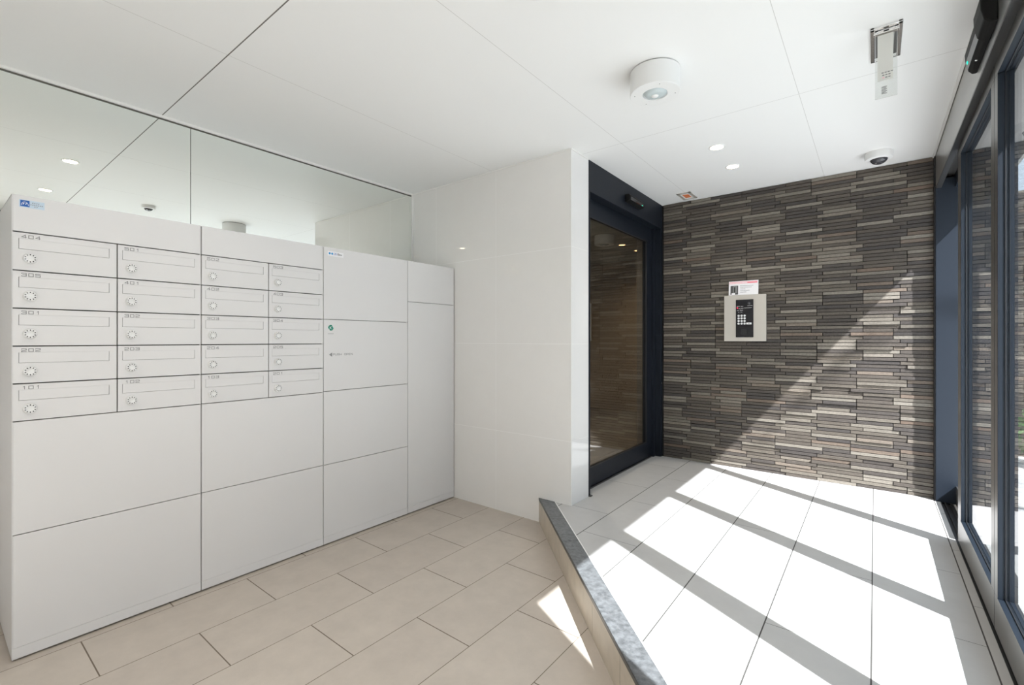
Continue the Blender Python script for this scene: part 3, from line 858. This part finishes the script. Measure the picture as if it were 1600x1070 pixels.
m.box(0.008, 0.054, 2.2585, 2.2593, 2.165, zt - 0.004)
for k in range(3):
    z_ = 2.196 - k * 0.0095
    for j in range(4 if k == 0 else 3):
        xx = 0.020 + j * 0.009 + (0.002 if k else 0)
        m.box(xx, xx + 0.0065, 2.2580, 2.2585, z_ - 0.0035, z_, 2 if (k == 2 and j == 0) else 1)
m.build('printed_label', fl, label='milky strip with small grey print')
m = MB('grey_mark', 'chrome')
for k in range(7):
    z_ = 2.142 - k * 0.0042
    m.box(0.020, 0.036 - (0.003 if k % 2 else 0), 2.2588, 2.2593, z_ - 0.0022, z_)
for q in ((0.0005, 0.0665, zb, zb + .0012), (0.0005, 0.0665, 2.163, 2.1638)):
    m.box(q[0], q[1], 2.2588, 2.2593, q[2], q[3], 1)
m.box(0.0005, 0.0015, 2.2588, 2.2593, zb, zt, 1); m.box(0.0655, 0.0665, 2.2588, 2.2593, zb, zt, 1)
m.build('fine_print', fl)

# ================================================================== SENSORS
t = empty('door_sensor', (XD, 3.42, 2.24), 'small black motion sensor bar on the dark header of the inner door', 'sensor')
m = MB('black'); m.prism([(XD, 2.272), (XD + 0.030, 2.272), (XD + 0.042, 2.258), (XD + 0.040, 2.222), (XD + 0.008, 2.214), (XD, 2.214)], 3.27, 3.54, 'y'); m.build('sensor_body', t, bevel=0.003)
m = MB('black_gloss'); m.prism([(XD + 0.0415, 2.252), (XD + 0.0425, 2.252), (XD + 0.0418, 2.226), (XD + 0.0405, 2.226)], 3.285, 3.525, 'y'); m.build('sensor_window', t)
m = MB('green_led'); m.box(XD + 0.0415, XD + 0.0432, 3.490, 3.502, 2.228, 2.233); m.build('status_light', t, label='small green status light')

t = empty('entrance_sensor', (XR, 2.27, 2.22), 'curved black motion sensor with green light on the silver entrance header', 'sensor')
m = MB('black')
prof = [(XR, 2.300), (XR - 0.014, 2.300), (XR - 0.028, 2.290), (XR - 0.034, 2.268), (XR - 0.032, 2.240), (XR - 0.024, 2.205), (XR - 0.014, 2.192), (XR, 2.190)]
m.prism(prof, 2.12, 2.475, 'y'); m.build('sensor_body', t, bevel=0.004)
m = MB('black')
m.prism([(XR, 2.306), (XR - 0.016, 2.306), (XR - 0.034, 2.294), (XR - 0.041, 2.270), (XR - 0.040, 2.236), (XR - 0.032, 2.200), (XR - 0.016, 2.186), (XR, 2.184)], 2.085, 2.215, 'y'); m.build('end_cap', t, bevel=0.004)
m = MB('black_gloss'); m.prism([(XR - 0.0315, 2.236), (XR - 0.0250, 2.2075), (XR - 0.0262, 2.207), (XR - 0.0327, 2.2355)], 2.22, 2.462, 'y'); m.build('sensor_window', t)
m = MB('green_led'); m.prism([(XR - 0.0310, 2.228), (XR - 0.0296, 2.221), (XR - 0.0306, 2.2205), (XR - 0.0322, 2.2275)], 2.428, 2.444, 'y'); m.build('status_light', t, label='small green status light')
m = MB('chrome'); m.lathe([(0, -0.003), (0.004, -0.002), (0.004, 0)], (XR - 0.016, 2.36, 2.1925), 'z', 14); m.build('fixing_screw', t)

# ================================================================== INTERCOM AND NOTICE
YW = YB - 0.006
t = empty('intercom_panel', (-0.81, YW, 1.35), 'square champagne intercom panel with black keypad unit on the brick wall', 'intercom')
m = MB('panel_beige'); m.box(-0.960, -0.659, YW - 0.022, YW, 1.170, 1.535); m.build('wall_plate', t, bevel=0.002)
m = MB('black_gloss'); m.box(-0.873, -0.746, YW - 0.026, YW - 0.0222, 1.201, 1.498); un = m.build('keypad_unit', t, bevel=0.001)
yf = YW - 0.026
for r_ in range(4):
    for c_ in range(3):
        m = MB('button', 'grey_mark')
        cx, cz = -0.852 + c_ * 0.0215, 1.371 - r_ * 0.0208
        m.lathe([(0, -0.0022), (0.0068, -0.0022), (0.0080, -0.0012), (0.0080, 0)], (cx, yf, cz), 'y', 18)
        ch = [['1', '2', '3'], ['4', '5', '0'], ['0', '0', '0'], ['0', '0', '0']][r_][c_]
        m.bar((cx, yf - .0022, cz - .003), (cx, yf - .0022, cz + .003), 0, 0.0016, 0.0002, (0, -1, 0), 1)
        m.build('keypad_button', un)
m = MB('button', 'grey_mark'); m.box(-0.796, -0.759, yf - 0.002, yf, 1.302, 1.316); m.box(-0.786, -0.769, yf - 0.0024, yf - .002, 1.307, 1.311, 1); m.build('call_button', un, bevel=0.001, label='wide white call button')
m = MB('dome', 'chrome'); m.lathe([(0, -0.0035), (0.010, -0.002), (0.012, 0)], (-0.778, yf, 1.466), 'y', 24, 0); m.lathe([(0, -0.0045), (0.002, -0.004), (0.002, -.003)], (-0.776, yf, 1.463), 'y', 10, 1); m.build('camera_lens', un)
m = MB('red_led'); m.lathe([(0, -0.0015), (0.005, -0.001), (0.005, 0)], (-0.861, yf, 1.433), 'y', 16); m.build('indicator_light', un, label='small red indicator light')
m = MB('button', 'pale_pink')
for k, (xa, xb, z_) in enumerate(((-.865, -.84, 1.446), (-.836, -.818, 1.445), (-.852, -.838, 1.428), (-.834, -.815, 1.430), (-.862, -.845, 1.413), (-.842, -.818, 1.415), (-.855, -.843, 1.398), (-.838, -.822, 1.400), (-.788, -.752, 1.448), (-.812, -.756, 1.432))):
    n_ = int((xb - xa) / 0.0045)
    for j in range(n_):
        m.box(xa + j * .0045, xa + j * .0045 + .003, yf - 0.0003, yf, z_ - 0.0016, z_ + 0.0010, 0)
m.build('printed_guide', un)
m = MB('gasket'); m.box(-0.838, -0.792, yf - 0.0006, yf, 1.224, 1.266); m.build('card_reader', un, bevel=0.0002)

nt_ = empty('notice_card', (-0.82, YW, 1.535), 'white notice card with pink heading standing on top of the intercom panel', 'notice')
m = MB('paper')
def NP(x, z, off=0.0):      # card leans back on the wall, slightly turned
    k = (z - 1.536) / 0.11
    return Vector((x, YW - 0.018 + 0.010 * k - off, z + 0.06 * (x + 0.82) * 0.0))
def ncard(mb, xa, xb, za, zb, off, th, mi):
    v = []
    for o2 in (off, off + th):
        for (x_, z_) in ((xa, za), (xb, za), (xb, zb), (xa, zb)):
            v.append(mb.bm.verts.new(NP(x_, z_, o2)))
    for q in ((0, 3, 2, 1), (4, 5, 6, 7), (0, 1, 5, 4), (1, 2, 6, 5), (2, 3, 7, 6), (3, 0, 4, 7)):
        f = mb.bm.faces.new([v[i] for i in q]); f.material_index = mi
ncard(m, -0.927, -0.713, 1.536, 1.648, 0, 0.001, 0); m.build('card', nt_)
m = MB('pale_pink', 'paper', 'darkmetal', 'black_mark', 'grey_mark', 'pink')
ncard(m, -0.922, -0.720, 1.626, 1.643, .001, .0003, 0)
ncard(m, -0.790, -0.722, 1.628, 1.636, .0013, .0002, 5)
for k in range(12): ncard(m, -0.918 + k * .0105, -0.911 + k * .0105, 1.630, 1.636, .0013, .0003, 1)
ncard(m, -0.914, -0.858, 1.541, 1.612, .001, .0003, 2)
ncard(m, -0.896, -0.866, 1.551, 1.610, .0013, .0003, 4)
ncard(m, -0.889, -0.878, 1.558, 1.600, .0016, .0003, 3)
ncard(m, -0.905, -0.880, 1.541, 1.553, .0018, .0003, 1)
for k, (xa, xb) in enumerate(((-.845, -.745), (-.842, -.752), (-.842, -.80), (-.842, -.768), (-.842, -.79))):
    z_ = 1.609 - k * .0125
    n_ = int((xb - xa) / .0075)
    for j in range(n_): ncard(m, xa + j * .0075, xa + j * .0075 + .0055, z_ - .003, z_ + .001, .001, .0002, 4)
m.build('printing', nt_)

for o in list(bpy.data.objects):
    if '_o' in o: del o['_o']
